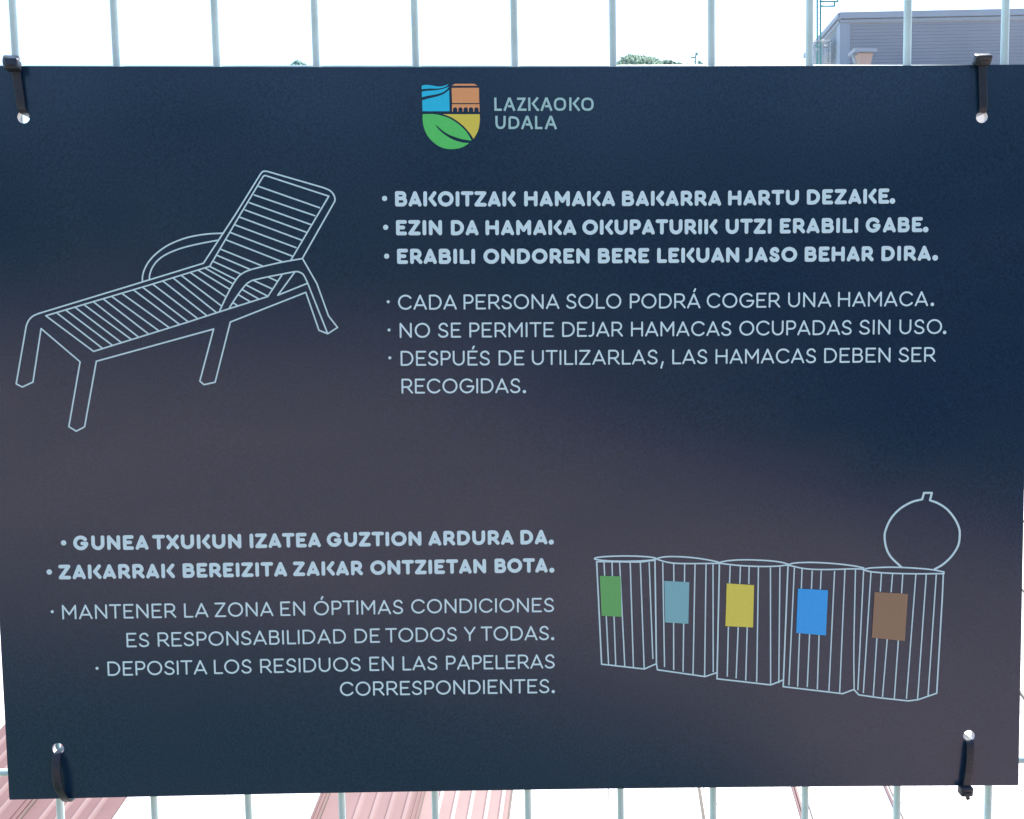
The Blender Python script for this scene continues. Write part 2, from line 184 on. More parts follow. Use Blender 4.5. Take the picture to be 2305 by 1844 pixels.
EMBLEM=[["blue",[[-49.03,198.9],[-48.79,198.98],[-48.45,199.1],[-48.04,199.22],[-47.57,199.33],[-47.08,199.39],[-46.54,199.4],[-45.94,199.37],[-45.3,199.32],[-44.64,199.26],[-43.97,199.18],[-43.27,199.07],[-42.53,198.93],[-41.78,198.78],[-41.04,198.65],[-40.34,198.56],[-39.69,198.53],[-39.06,198.52],[-38.46,198.55],[-37.85,198.61],[-37.22,198.71],[-36.52,198.9],[-35.77,199.15],[-35.03,199.43],[-34.4,199.68],[-33.96,199.86],[-33.96,199.78],[-34.17,199.58],[-34.47,199.29],[-34.84,198.96],[-35.24,198.64],[-35.67,198.38],[-36.13,198.18],[-36.65,198.01],[-37.19,197.86],[-37.74,197.73],[-38.28,197.62],[-38.78,197.52],[-39.26,197.45],[-39.75,197.39],[-40.28,197.35],[-40.88,197.32],[-41.57,197.31],[-42.33,197.33],[-43.13,197.36],[-43.95,197.38],[-44.78,197.37],[-45.68,197.33],[-46.67,197.25],[-47.64,197.17],[-48.47,197.1],[-49.06,197.05]]],["blue",[[-49.04,195.59],[-48.73,195.67],[-48.31,195.77],[-47.81,195.89],[-47.23,196.01],[-46.61,196.1],[-45.92,196.17],[-45.14,196.21],[-44.31,196.25],[-43.48,196.3],[-42.71,196.35],[-42.0,196.41],[-41.31,196.47],[-40.64,196.54],[-39.98,196.63],[-39.33,196.73],[-38.68,196.85],[-38.03,197.0],[-37.39,197.15],[-36.78,197.32],[-36.2,197.49],[-35.63,197.68],[-35.07,197.9],[-34.55,198.11],[-34.11,198.3],[-33.79,198.43],[-33.8,198.35],[-33.97,198.13],[-34.21,197.81],[-34.5,197.44],[-34.83,197.06],[-35.17,196.72],[-35.53,196.42],[-35.91,196.13],[-36.32,195.85],[-36.77,195.58],[-37.27,195.32],[-37.81,195.09],[-38.39,194.88],[-39.01,194.68],[-39.68,194.49],[-40.41,194.31],[-41.21,194.14],[-42.1,193.99],[-43.02,193.85],[-43.95,193.71],[-44.84,193.55],[-45.75,193.37],[-46.72,193.16],[-47.65,192.96],[-48.45,192.79],[-49.01,192.66]]],["blue",[[-48.91,190.88],[-48.36,191.04],[-47.6,191.26],[-46.7,191.52],[-45.76,191.78],[-44.86,192.02],[-43.98,192.23],[-43.07,192.42],[-42.15,192.62],[-41.25,192.82],[-40.43,193.03],[-39.66,193.27],[-38.93,193.52],[-38.24,193.77],[-37.61,194.04],[-37.03,194.3],[-36.51,194.58],[-36.05,194.88],[-35.64,195.17],[-35.27,195.45],[-34.93,195.7],[-34.6,195.94],[-34.31,196.17],[-34.05,196.37],[-33.84,196.55],[-33.69,196.67],[-33.58,184.85],[-48.8,184.88]]],["terracotta",[[-32.15,198.89],[-30.44,199.98],[-19.52,199.96],[-17.76,198.86]]],["terracotta",[[-32.3,197.74],[-16.94,197.77],[-16.91,189.34],[-32.16,189.37]]],["terracotta",[[-32.22,188.76],[-16.74,188.72],[-16.77,184.55],[-17.29,184.55],[-17.27,185.76],[-17.33,186.15],[-17.5,186.51],[-17.78,186.79],[-18.12,186.98],[-18.51,187.04],[-18.9,186.98],[-19.25,186.8],[-19.53,186.52],[-19.71,186.16],[-19.78,185.76],[-19.79,184.56],[-20.31,184.56],[-20.3,185.77],[-20.36,186.16],[-20.53,186.52],[-20.81,186.8],[-21.16,186.98],[-21.55,187.05],[-21.94,186.99],[-22.29,186.8],[-22.58,186.52],[-22.76,186.17],[-22.83,185.77],[-22.84,184.57],[-23.31,184.57],[-23.3,185.77],[-23.35,186.17],[-23.53,186.52],[-23.8,186.81],[-24.15,186.99],[-24.54,187.05],[-24.94,186.99],[-25.29,186.81],[-25.57,186.53],[-25.76,186.17],[-25.83,185.78],[-25.84,184.58],[-26.29,184.58],[-26.27,185.78],[-26.33,186.17],[-26.5,186.53],[-26.77,186.81],[-27.12,187.0],[-27.5,187.06],[-27.89,187.0],[-28.24,186.82],[-28.52,186.54],[-28.7,186.18],[-28.77,185.79],[-28.79,184.58],[-29.28,184.58],[-29.27,185.79],[-29.32,186.18],[-29.49,186.54],[-29.76,186.82],[-30.1,187.0],[-30.49,187.07],[-30.87,187.01],[-31.22,186.82],[-31.49,186.54],[-31.67,186.19],[-31.74,185.79],[-31.76,184.59],[-32.23,184.59]]],["green",[[-48.77,183.35],[-43.7,183.39],[-43.28,183.35],[-42.68,183.31],[-41.98,183.25],[-41.26,183.17],[-40.58,183.08],[-39.98,182.96],[-39.39,182.84],[-38.79,182.69],[-38.16,182.51],[-37.47,182.3],[-36.7,182.06],[-35.87,181.78],[-35.01,181.48],[-34.15,181.13],[-33.33,180.76],[-32.52,180.33],[-31.73,179.86],[-30.95,179.36],[-30.19,178.84],[-29.45,178.31],[-28.73,177.78],[-28.03,177.22],[-27.36,176.65],[-26.71,176.07],[-26.1,175.48],[-25.53,174.89],[-24.99,174.3],[-24.48,173.69],[-24.0,173.06],[-23.53,172.4],[-23.05,171.63],[-22.56,170.77],[-22.1,169.92],[-21.71,169.18],[-21.44,168.67],[-22.02,168.73],[-22.84,168.81],[-23.79,168.92],[-24.77,169.05],[-25.66,169.19],[-26.46,169.36],[-27.25,169.55],[-28.02,169.77],[-28.79,169.99],[-29.56,170.23],[-30.36,170.49],[-31.16,170.76],[-31.96,171.05],[-32.73,171.35],[-33.46,171.66],[-34.13,171.97],[-34.76,172.27],[-35.36,172.6],[-35.96,172.95],[-36.56,173.34],[-37.2,173.78],[-37.85,174.28],[-38.48,174.8],[-39.1,175.31],[-39.66,175.78],[-40.18,176.23],[-40.7,176.68],[-41.17,177.1],[-41.56,177.45],[-41.84,177.71],[-41.71,177.45],[-41.53,177.11],[-41.31,176.69],[-41.04,176.24],[-40.7,175.78],[-40.29,175.31],[-39.82,174.8],[-39.3,174.27],[-38.73,173.74],[-38.13,173.21],[-37.48,172.68],[-36.76,172.14],[-36.01,171.61],[-35.26,171.1],[-34.52,170.64],[-33.8,170.21],[-33.08,169.83],[-32.36,169.47],[-31.63,169.13],[-30.89,168.83],[-30.13,168.54],[-29.36,168.28],[-28.57,168.04],[-27.78,167.83],[-26.99,167.66],[-26.12,167.51],[-25.19,167.4],[-24.28,167.32],[-23.5,167.26],[-22.94,167.21],[-23.23,167.0],[-23.64,166.71],[-24.12,166.37],[-24.64,166.03],[-25.19,165.72],[-25.75,165.44],[-26.34,165.16],[-26.98,164.89],[-27.64,164.65],[-28.34,164.45],[-29.08,164.29],[-29.86,164.16],[-30.66,164.06],[-31.47,163.99],[-32.27,163.95],[-33.05,163.94],[-33.85,163.95],[-34.63,164.0],[-35.41,164.09],[-36.18,164.22],[-36.92,164.39],[-37.65,164.6],[-38.38,164.86],[-39.09,165.16],[-39.81,165.52],[-40.55,165.94],[-41.3,166.42],[-42.04,166.95],[-42.75,167.51],[-43.43,168.1],[-44.06,168.71],[-44.66,169.36],[-45.23,170.03],[-45.76,170.73],[-46.24,171.44],[-46.67,172.18],[-47.07,172.94],[-47.42,173.73],[-47.73,174.51],[-48.0,175.29],[-48.23,176.05],[-48.41,176.81],[-48.56,177.57],[-48.68,178.34],[-48.77,179.13],[-48.82,180.02],[-48.83,180.99],[-48.81,181.95],[-48.79,182.77]]],["yellow",[[-37.46,183.25],[-16.73,183.2],[-16.64,180.33],[-16.7,179.72],[-16.79,178.85],[-16.91,177.85],[-17.05,176.85],[-17.21,175.97],[-17.4,175.23],[-17.62,174.55],[-17.86,173.9],[-18.13,173.27],[-18.43,172.64],[-18.8,171.96],[-19.24,171.26],[-19.69,170.59],[-20.08,170.02],[-20.35,169.61],[-20.7,170.14],[-21.2,170.88],[-21.78,171.75],[-22.39,172.63],[-22.99,173.42],[-23.58,174.13],[-24.18,174.82],[-24.8,175.5],[-25.44,176.15],[-26.08,176.77],[-26.73,177.35],[-27.38,177.91],[-28.04,178.44],[-28.73,178.96],[-29.43,179.47],[-30.17,179.97],[-30.94,180.46],[-31.72,180.94],[-32.52,181.38],[-33.31,181.78],[-34.17,182.14],[-35.1,182.48],[-36.0,182.77],[-36.78,183.02],[-37.33,183.2]]]]
EMBLEM_TEXT=[[[-7.83,192.34],[-7.78,185.65],[-4.27,185.64]],[[-2.8,185.02],[-0.13,191.77],[0.31,191.77],[2.85,185.0]],[[-0.7,187.54],[1.43,187.53]],[[4.42,191.67],[8.56,191.66],[5.24,185.61],[9.69,185.6]],[[11.26,192.3],[11.32,184.98]],[[16.13,192.28],[13.27,188.97],[15.82,185.52],[16.76,185.52]],[[18.08,184.96],[20.75,191.72],[21.19,191.72],[23.77,184.94]],[[20.17,187.47],[22.34,187.47]],[[34.47,192.23],[34.46,184.9]],[[39.29,192.21],[36.44,188.9],[39.56,184.95]],[[-7.31,182.27],[-7.3,177.9],[-6.97,176.6],[-6.16,175.74],[-5.1,175.58],[-4.03,175.73],[-3.14,176.59],[-2.81,177.88],[-2.7,182.25]],[[0.11,181.26],[0.05,175.56],[2.38,175.55],[3.95,176.07],[4.78,177.09],[5.01,178.47],[4.74,179.86],[3.94,180.88],[2.43,181.34],[0.11,181.41]],[[7.05,174.89],[9.77,181.66],[10.21,181.66],[12.8,174.87]],[[9.15,177.41],[11.38,177.4]],[[15.07,182.13],[15.07,175.45],[18.6,175.43]],[[20.42,174.84],[23.16,181.61],[23.6,181.61],[26.24,174.82]],[[22.51,177.36],[24.81,177.35]],[[31.43,188.58],[31.38,187.76],[31.25,187.18],[31.03,186.69],[30.73,186.29],[30.35,185.98],[29.9,185.75],[29.35,185.61],[28.58,185.57],[27.82,185.62],[27.27,185.76],[26.82,185.99],[26.44,186.31],[26.15,186.71],[25.94,187.2],[25.81,187.78],[25.77,188.6],[25.82,189.41],[25.96,189.99],[26.17,190.48],[26.47,190.88],[26.85,191.19],[27.31,191.42],[27.86,191.56],[28.62,191.6],[29.39,191.55],[29.93,191.41],[30.39,191.18],[30.76,190.86],[31.06,190.46],[31.27,189.98],[31.39,189.39],[31.43,188.58]],[[47.01,188.52],[46.96,187.71],[46.83,187.12],[46.61,186.64],[46.3,186.24],[45.92,185.92],[45.46,185.69],[44.9,185.56],[44.13,185.51],[43.35,185.56],[42.8,185.7],[42.34,185.94],[41.96,186.25],[41.66,186.66],[41.45,187.14],[41.32,187.73],[41.28,188.54],[41.33,189.36],[41.46,189.94],[41.68,190.43],[41.99,190.83],[42.37,191.14],[42.83,191.37],[43.38,191.51],[44.16,191.55],[44.93,191.5],[45.49,191.36],[45.95,191.13],[46.33,190.81],[46.62,190.41],[46.84,189.92],[46.97,189.34],[47.01,188.52]]]
HOLES=[[-268.95,181.69],[268.73,180.14],[-267.33,-179.03],[267.41,-179.14]]
COMMA=[(86.83, 42.87), (85.9, 39.56)]

# ------------------------------------------------------------------ the board: its surface in millimetres -> metres in the place
PW, PH = .594, PAN[0]
BOW, GAP, PITCH, FIRST = PAN[1], PAN[2], PAN[3], PAN[4]
RY, RZ, RX, TW = PAN[5:9]
def surf(u, w, lift=0.0, abs_m=False):       # u, w in mm from the board's centre; lift in m towards the viewer
    u = u/1000; w = w/1000
    y = BOW*(1-(2*u/PW)**2) + TW*u*w*10 + RZ*u + RX*w - lift
    return Vector((u*math.cos(RY)-w*math.sin(RY), y, LIFT + u*math.sin(RY)+w*math.cos(RY)))

sign = empty('information_sign', surf(0, -PH*500))
tag(sign, 'dark navy notice board with white text, a lounger and five bins, tied to the fence', 'sign')

def make_board():
    hw, hh, R = PW*500, PH*500, 3.35
    pts = []; edges = []
    def loop(ps):
        b = len(pts); pts.extend(ps); edges.extend([(b+i, b+(i+1) % len(ps)) for i in range(len(ps))])
        return b, len(ps)
    nx, nz = 66, 46; c = .45
    ring = []
    for i in range(nx): ring.append((-hw+c+(2*hw-2*c)*i/nx, -hh))
    ring.append((hw-c, -hh)); ring.append((hw, -hh+c))
    for i in range(1, nz): ring.append((hw, -hh+c+(2*hh-2*c)*i/nz))
    ring.append((hw, hh-c)); ring.append((hw-c, hh))
    for i in range(1, nx): ring.append((hw-c-(2*hw-2*c)*i/nx, hh))
    ring.append((-hw+c, hh)); ring.append((-hw, hh-c))
    for i in range(1, nz): ring.append((-hw, hh-c-(2*hh-2*c)*i/nz))
    ring.append((-hw, -hh+c))
    ring = ring[:1] + ring[1:]
    loops = [loop(ring)]
    for h in HOLES:
        loops.append(loop([(h[0]+R*math.cos(t), h[1]+R*math.sin(t)) for t in np.arange(32)*2*math.pi/32]))
    for i in range(1, nx):
        for j in range(1, nz):
            x, z = -hw+2*hw*i/nx, -hh+2*hh*j/nz
            if min(math.hypot(x-h[0], z-h[1]) for h in HOLES) > R+1.5: pts.append((x, z))
    V, E_, F, *_ = delaunay_2d_cdt([Vector(p) for p in pts], edges, [], 0, 1e-6)
    onh = [set(range(b_, b_+n_)) for b_, n_ in loops[1:]]
    F = [f for f in F if not any(set(f) <= s_ for s_ in onh)]
    F = [f for f in F if min(math.hypot(sum(V[i][0] for i in f)/len(f)-h[0], sum(V[i][1] for i in f)/len(f)-h[1]) for h in HOLES) > R-.1]
    T = .003
    mb = MB()
    fr = [surf(v[0], v[1]) for v in V]
    # make the front faces look at the viewer (-Y)
    F2 = []
    for f in F:
        a, b, d = (fr[f[0]], fr[f[1]], fr[f[2]])
        F2.append(tuple(f) if (b-a).cross(d-a).y < 0 else tuple(reversed(f)))
    mb.add(fr, F2, 0, True)
    mb.add([surf(v[0], v[1], -T) for v in V], [tuple(reversed(f)) for f in F2], 0, True)
    for k, (b, n) in enumerate(loops):
        P = pts[b:b+n]
        vs = [surf(*p) for p in P] + [surf(p[0], p[1], -T) for p in P]
        fs = [(i, (i+1) % n, n+(i+1) % n, n+i) for i in range(n)]
        if k == 0: fs = [tuple(reversed(f)) for f in fs]
        mb.add(vs, fs, 2 if k == 0 else 1, k > 0)
    return mb.build('board', [M['board'], M['core'], M['edge']], sign)
board = make_board()

# ------------------------------------------------------------------ printing: strokes laid on the board as thin ink ribbons
class Print:
    base = .00012
    def __init__(s): s.mb = MB(); s.k = 0
    def z(s):
        s.k = (s.k + 1) % 14
        return s.base + s.k*.000007
    def face(s, poly, mi=0):
        z = s.z(); vs = [surf(p[0], p[1], z) for p in poly]
        tris = tessellate_polygon([[Vector((p[0], p[1], 0)) for p in poly]])
        out = []
        for t in tris:
            a, b, c = (vs[i] for i in t)
            out.append(t if (b-a).cross(c-a).y < 0 else tuple(reversed(t)))
        s.mb.add(vs, out, mi)
    def disc(s, x, y, r, mi=0, n=16):
        s.mbfan([(x+r*math.cos(t), y+r*math.sin(t)) for t in np.arange(n)*2*math.pi/n], mi)
    def mbfan(s, P, mi):
        z = s.z(); s.mb.add([surf(p[0], p[1], z) for p in P], [tuple(range(len(P)))], mi)
    def ribbon(s, P, w, mi=0):
        P = [np.array(p, float) for p in P]; z = s.z(); n = len(P)
        Q = [P[0]]
        for a, b in zip(P[:-1], P[1:]):           # keep the ribbon on the bowed board
            L = np.linalg.norm(b-a); k = max(1, int(L/14))
            for i in range(1, k+1): Q.append(a+(b-a)*i/k)
        P = Q; n = len(P); vs = []
        for i in range(n):
            d1 = P[i]-P[i-1] if i else P[1]-P[0]; d2 = P[i+1]-P[i] if i < n-1 else d1
            d1 = d1/max(1e-9, np.linalg.norm(d1)); d2 = d2/max(1e-9, np.linalg.norm(d2))
            t = d1+d2; t /= max(1e-9, np.linalg.norm(t)); nn = np.array([-t[1], t[0]])
            k = 1/max(.6, float(nn @ np.array([-d1[1], d1[0]])))
            vs.append(surf(*(P[i]-nn*w/2*k), z)); vs.append(surf(*(P[i]+nn*w/2*k), z))
        s.mb.add(vs, [(2*i, 2*i+2, 2*i+3, 2*i+1) for i in range(n-1)], mi)
    def stroke(s, P, w, mi=0, cap=True, miter=False):
        clean = [P[0]]
        for p in P[1:]:
            if math.hypot(p[0]-clean[-1][0], p[1]-clean[-1][1]) > 1e-3: clean.append(p)
        P = clean
        if len(P) < 2: return s.disc(P[0][0], P[0][1], w/2, mi)
        cuts = [0]
        for i in range(1, len(P)-1):
            a = np.subtract(P[i], P[i-1]); b = np.subtract(P[i+1], P[i])
            c = float(a@b)/(np.linalg.norm(a)*np.linalg.norm(b))
            if c < .86: cuts.append(i)
        cuts.append(len(P)-1)
        for a, b in zip(cuts[:-1], cuts[1:]): s.ribbon(P[a:b+1], w, mi)
        for c in cuts[1:-1]:
            if miter:
                a = np.subtract(P[c], P[c-1]); b = np.subtract(P[c+1], P[c]); a = a/np.linalg.norm(a); b = b/np.linalg.norm(b)
                if a[0]*b[1]-a[1]*b[0] < 0: na, nb = np.array([-a[1], a[0]]), np.array([-b[1], b[0]])
                else: na, nb = np.array([a[1], -a[0]]), np.array([b[1], -b[0]])
                h = w/2; p = np.array(P[c]); mdir = na+nb; mdir = mdir/np.linalg.norm(mdir)
                tip = p + mdir*min(h/max(.3, float(mdir@na)), 1.6*h)
                s.face([tuple(p), tuple(p+na*h), tuple(tip), tuple(p+nb*h)], mi)
            else: s.disc(P[c][0], P[c][1], w/2, mi)
        if cap and (P[0] != P[-1]):
            s.disc(P[0][0], P[0][1], w/2, mi); s.disc(P[-1][0], P[-1][1], w/2, mi)
        elif P[0] == P[-1] and not miter: s.disc(P[0][0], P[0][1], w/2, mi)
    def build(s, name, mats, parent=sign): return s.mb.build(name, mats, parent)
def spline(p, n=6):
    p = [np.array(a, float) for a in p]; P = [2*p[0]-p[1]] + p + [2*p[-1]-p[-2]]; o = []
    for i in range(1, len(P)-2):
        for k in range(n):
            t = k/n; a, b, c, d = P[i-1:i+3]
            o.append(tuple(.5*((2*b)+(c-a)*t+(2*a-5*b+4*c-d)*t*t+(3*b-a-3*c+d)*t**3)))
    return o + [tuple(p[-1])]

# a rounded geometric capital alphabet, drawn as strokes; height 1, width w, stroke t
def arc(cx, cy, rx, ry, a0, a1, n=14):
    return [(cx+rx*math.cos(math.radians(a)), cy+ry*math.sin(math.radians(a))) for a in np.linspace(a0, a1, n)]
WIDTH = {'light': dict(A=.885,B=.69,C=.92,D=.84,E=.67,G=.95,H=.80,I=.11,J=.39,L=.60,M=.92,N=.79,O=1.0,P=.66,R=.76,S=.68,T=.79,U=.78,Y=.77,Z=.76),
         'bold': dict(A=.85,B=.79,D=.86,E=.71,G=1.02,H=.87,I=.262,J=.46,K=.88,L=.65,M=.97,N=.86,O=1.03,P=.74,R=.79,S=.67,T=.83,U=.86,X=.82,Z=.80)}
SB = {'A':(.045,.045),'B':(.09,.06),'C':(.06,.045),'D':(.09,.06),'E':(.09,.05),'G':(.06,.075),'H':(.09,.09),'I':(.09,.09),'J':(.03,.085),'K':(.09,.02),
      'L':(.09,.0),'M':(.09,.09),'N':(.09,.09),'O':(.06,.06),'P':(.09,.03),'R':(.09,.03),'S':(.05,.05),'T':(.015,.015),'U':(.085,.085),'X':(.03,.03),'Y':(.015,.015),'Z':(.04,.04)}
def glyph(ch, w, t):
    a = t/2; T = 1-a; b = t > .2
    if ch in 'ÁÉÓ':
        base = {'Á': 'A', 'É': 'E', 'Ó': 'O'}[ch]
        return glyph(base, w, t) + [[(w*.52, 1.13), (w*.52+.075, 1.28)]]
    if ch == 'A':
        y = .27 if b else .30; k = (w/2-a)/(T-a)
        return [[(a, a), (w/2, T), (w-a, a)], [(a+(y-a)*k, y), (w-a-(y-a)*k, y)]]
    if ch == 'B':
        m = .53; r1 = (T-m)/2; r2 = (m-a)/2; x2 = w-a-r2*.95; x1 = w*.93-a-r1
        return [[(x1, m)] + arc(x1, m+r1, r1, r1, -90, 90) + [(a, T), (a, a)] + arc(x2, a+r2, r2*.95, r2, -90, 90) + [(a, m)]]
    if ch == 'C':
        c = math.degrees(math.acos(max(-1, min(1, (w-.5-a)/(.5-a))))); return [arc(.5, .5, .5-a, .5-a, c+6, 360-c-6, 26)]
    if ch == 'G':
        r = .5-a; c = 43 if not b else 38
        return [arc(.5, .5, r, r, c, 352, 28) + ([(.5+r*.985, .47)] if not b else [(.5+r*.98, .46)]) + [(.53 if not b else .60, .47 if not b else .46)]]
    if ch == 'D':
        rx = min(.5-a, w-2*a-.05); return [[(a, a), (a, T)] + arc(w-a-rx, .5, rx, .5-a, 90, -90, 18) + [(a, a)]]
    if ch == 'E': return [[(w-a, T), (a, T), (a, a), (w-a, a)], [(a, .51), (w*.84-a, .51)]]
    if ch == 'H': return [[(a, a), (a, T)], [(w-a, a), (w-a, T)], [(a, .52), (w-a, .52)]]
    if ch == 'I': return [[(w/2, a), (w/2, T)]]
    if ch == 'J':
        r = w*.52; return [[(w-a, T)] + arc(w-a-r, a+r, r, r, 0, -90, 8) + [(a, a)]]
    if ch == 'K': return [[(a, a), (a, T)], [(w-a-.02, T), (.46, .5), (w-a, a)]]
    if ch == 'L': return [[(a, T), (a, a), (w-a, a)]]
    if ch == 'M': return [[(a, a), (a, T), (w/2, .34), (w-a, T), (w-a, a)]]
    if ch == 'N': return [[(a, a), (a, T), (w-a, a), (w-a, T)]]
    if ch == 'O': return [arc(w/2, .5, w/2-a, .5-a, 0, 360, 33)]
    if ch in 'PR':
        m = .43 if b else .44; r = (T-m)/2; x = (w if ch == 'P' else w*.93)-a-r
        s = [[(a, a), (a, T)] + arc(x, m+r, r, r, 90, -90) + [(a, m)]]
        if ch == 'R': s.append([(w*.5, m), (w-a, a)])
        return s
    if ch == 'S':
        P = [(.95,.82),(.80,.95),(.53,1.0),(.22,.92),(.07,.73),(.22,.57),(.52,.485),(.84,.40),(1.0,.22),(.85,.06),(.52,0),(.20,.04),(0,.17)]
        return [spline([(a+(w-t)*x, a+(1-t)*y) for x, y in P], 3)]
    if ch == 'T': return [[(a, T), (w-a, T)], [(w/2, T), (w/2, a)]]
    if ch == 'U': return [[(a, T), (a, w/2)] + arc(w/2, w/2, w/2-a, w/2-a, 180, 360, 16) + [(w-a, T)]]
    if ch == 'X': return [[(a, a), (w-a, T)], [(a, T), (w-a, a)]]
    if ch == 'Y': return [[(a, T), (w/2, .46), (w-a, T)], [(w/2, .46), (w/2, a)]]
    if ch == 'Z': return [[(a, T), (w-a-.02, T), (a, a), (w-a, a)]]
CAP = {'bold': 8.55, 'light': 8.55}; STROKE = {'bold': .245, 'light': .118}
def put_word(pr, word, x0, y0, x1, y1, wt):
    h = CAP[wt]; t = STROKE[wt]
    plain = word.replace('Á', 'A').replace('É', 'E').replace('Ó', 'O')
    W = [WIDTH[wt][c] for c in plain]; n = len(W); k = .8 if wt == 'bold' else 1
    sb = [(SB[plain[i]][1]+SB[plain[i+1]][0])*k for i in range(n-1)]
    L = math.hypot(x1-x0, y1-y0)/h
    res = L - sum(W) - sum(sb)
    stretch = 1.0
    if n > 1:
        share = res*.6/(n-1); stretch = 1 + res*.4/sum(W)
    else: share = 0; stretch = L/sum(W)
    ux, uy = (x1-x0)/(L*h), (y1-y0)/(L*h)
    x = 0
    for i, c in enumerate(word):
        w = W[i]*(stretch if plain[i] != 'I' else 1)
        for st in glyph(c, w, t):
            pr.stroke([(x0+ux*(x+px)*h - uy*py*h, y0+uy*(x+px)*h + ux*py*h) for px, py in st], t*h)
        x += w + (sb[i]+share if i < n-1 else 0)
        if i == n-2 and False: pass
for wt, words, dots in TEXT_LINES:
    pr = Print()
    for w in words: put_word(pr, *w, wt)
    for d in dots: pr.disc(*d, n=20)
    if wt == 'light' and any(w[0] == 'UTILIZARLAS' for w in words): pr.stroke(COMMA, 1.0)
    pr.build('text_line', M['white'])
# lounger drawing
pr = Print()
for sm, P in LOUNGER:
    P = [tuple(p) for p in P]
    pr.stroke(spline(P) if sm and len(P) > 2 else P, .82)
pr.build('lounger_drawing', M['line'])
# five bins, each with its coloured notice
for (outline, slats, quad), (mname, word) in zip(BINS, (('bin_green','green'),('bin_grey','grey blue'),('bin_yellow','yellow'),('bin_blue','blue'),('bin_brown','brown'))):
    pr = Print()
    for sm, P in outline:
        P = [tuple(p) for p in P]; pr.stroke(spline(P) if sm else P, .85)
    for sm, P in slats:
        P = [tuple(p) for p in P]; pr.stroke(spline(P) if len(P) > 2 else P, .72, cap=False)
    if word == 'brown':
        for sm, P in BIN_LID:
            P = [tuple(p) for p in P]; pr.stroke(spline(P) if sm else P, 1.2)
    o = pr.build('bin_drawing', M['line']); o['label'] = 'outline drawing of the bin with the %s notice' % word
    q = Print(); q.base = .00032; q.face([tuple(p) for p in quad]); q.build('bin_notice', M[mname])['label'] = word + ' rectangle printed on a bin'
# municipal emblem and its two words
for c, P in EMBLEM:
    q = Print(); q.face([tuple(p) for p in P]); q.build('emblem_field', M[c])['label'] = c + ' field of the emblem'
pr = Print()
for P in EMBLEM_TEXT: pr.stroke([tuple(p) for p in P], 1.24, cap=False, miter=True)
pr.build('emblem_lettering', M['dim'])

# ------------------------------------------------------------------ the wire fence
RADIUS = .0021; FY = GAP
fence = empty('wire_fence', (0, FY, 0))
tag(fence, 'white coated welded wire mesh fence behind the notice board', 'fence')
bar_mesh = None
def wire(a, b, name, r=RADIUS):
    mb = MB(); a = np.array(a); b = np.array(b); n = 14
    P = [a+(b-a)*i/n for i in range(n+1)]
    for p in P[1:-1]: p[:2] += np.random.RandomState(int(abs(p.sum())*1e5) % 99991).uniform(-.00012, .00012, 2)
    K = 14; d = (b-a)/np.linalg.norm(b-a)
    u = np.cross(d, [0, 1, 0]); u /= np.linalg.norm(u); w = np.cross(d, u)
    vs = [p + r*(u*math.cos(t)+w*math.sin(t)) for p in P for t in np.arange(K)*2*math.pi/K]
    fs = [(i*K+j, i*K+(j+1) % K, (i+1)*K+(j+1) % K, (i+1)*K+j) for i in range(n) for j in range(K)]
    mb.add(vs, fs, 0, True)
    mb.add([P[-1] + r*(u*math.cos(t)+w*math.sin(t)) for t in np.arange(K)*2*math.pi/K], [tuple(range(K))])
    return mb.build(name, M['rod'], fence)
for i in range(-3, 15):
    x = FIRST + i*PITCH
    wire((x+.0035, FY, .03), (x-.0005, FY, 2.02), 'upright_wire')
for k in range(-6, 3):
    z = LIFT + .2133 + k*.4165/2
    wire((-.475, FY+.0042, z+.005), (.53, FY+.0042, z-.0065), 'cross_wire')

# ------------------------------------------------------------------ cable ties
def ribbon3(path, width, thick):     # rectangular strap swept along a path of points; width lies along X
    P = [np.array(p, float) for p in path]; n = len(P); vs = []
    for i in range(n):
        t = P[min(i+1, n-1)]-P[max(i-1, 0)]; t /= np.linalg.norm(t)
        x = np.array([1, 0, 0]) - t*t[0]; x /= np.linalg.norm(x); nrm = np.cross(x, t)
        for sx, sn in ((-1,-.6),(-.86,-1),(.86,-1),(1,-.6),(1,.6),(.86,1),(-.86,1),(-1,.6)): vs.append(P[i]+x*sx*width/2+nrm*sn*thick/2)
    fs = [(i*8+j, i*8+(j+1) % 8, (i+1)*8+(j+1) % 8, (i+1)*8+j) for i in range(n-1) for j in range(8)]
    fs += [tuple(range(7, -1, -1)), tuple((n-1)*8+j for j in range(8))]
    return vs, fs
def bevel_box(mb, c, size, bev, rotz=0.0, rotx=0.0, n=7):
    """a box with truly rounded edges: cube grid points pulled onto a rounded box"""
    R = Matrix.Rotation(rotz, 3, 'Z') @ Matrix.Rotation(rotx, 3, 'X'); h = [s/2 for s in size]
    g = [-1, -.94, -.85, 0, .85, .94, 1]
    def grid(k):     # denser towards the edges
        a = h[k]; return [-a, -a+bev*.45, -a+bev, 0, a-bev, a-bev*.45, a]
    for ax in range(3):
        for sg in (-1, 1):
            o = [a for a in range(3) if a != ax]; A, B = grid(o[0]), grid(o[1]); vs = []
            for p in A:
                for q in B:
                    v = [0, 0, 0]; v[ax] = sg*h[ax]; v[o[0]] = p; v[o[1]] = q
                    inner = [max(-h[k]+bev, min(h[k]-bev, v[k])) for k in range(3)]
                    d = Vector(v)-Vector(inner)
                    if d.length > 1e-9: d = d.normalized()*bev
                    vs.append(R @ (Vector(inner)+d) + Vector(c))
            m = len(A); fs = [(i*m+j, i*m+j+1, (i+1)*m+j+1, (i+1)*m+j) for i in range(m-1) for j in range(m-1)]
            flip = (sg > 0) if ax == 1 else (sg < 0)
            mb.add(vs, [tuple(reversed(f)) for f in fs] if flip else fs, 0, True)
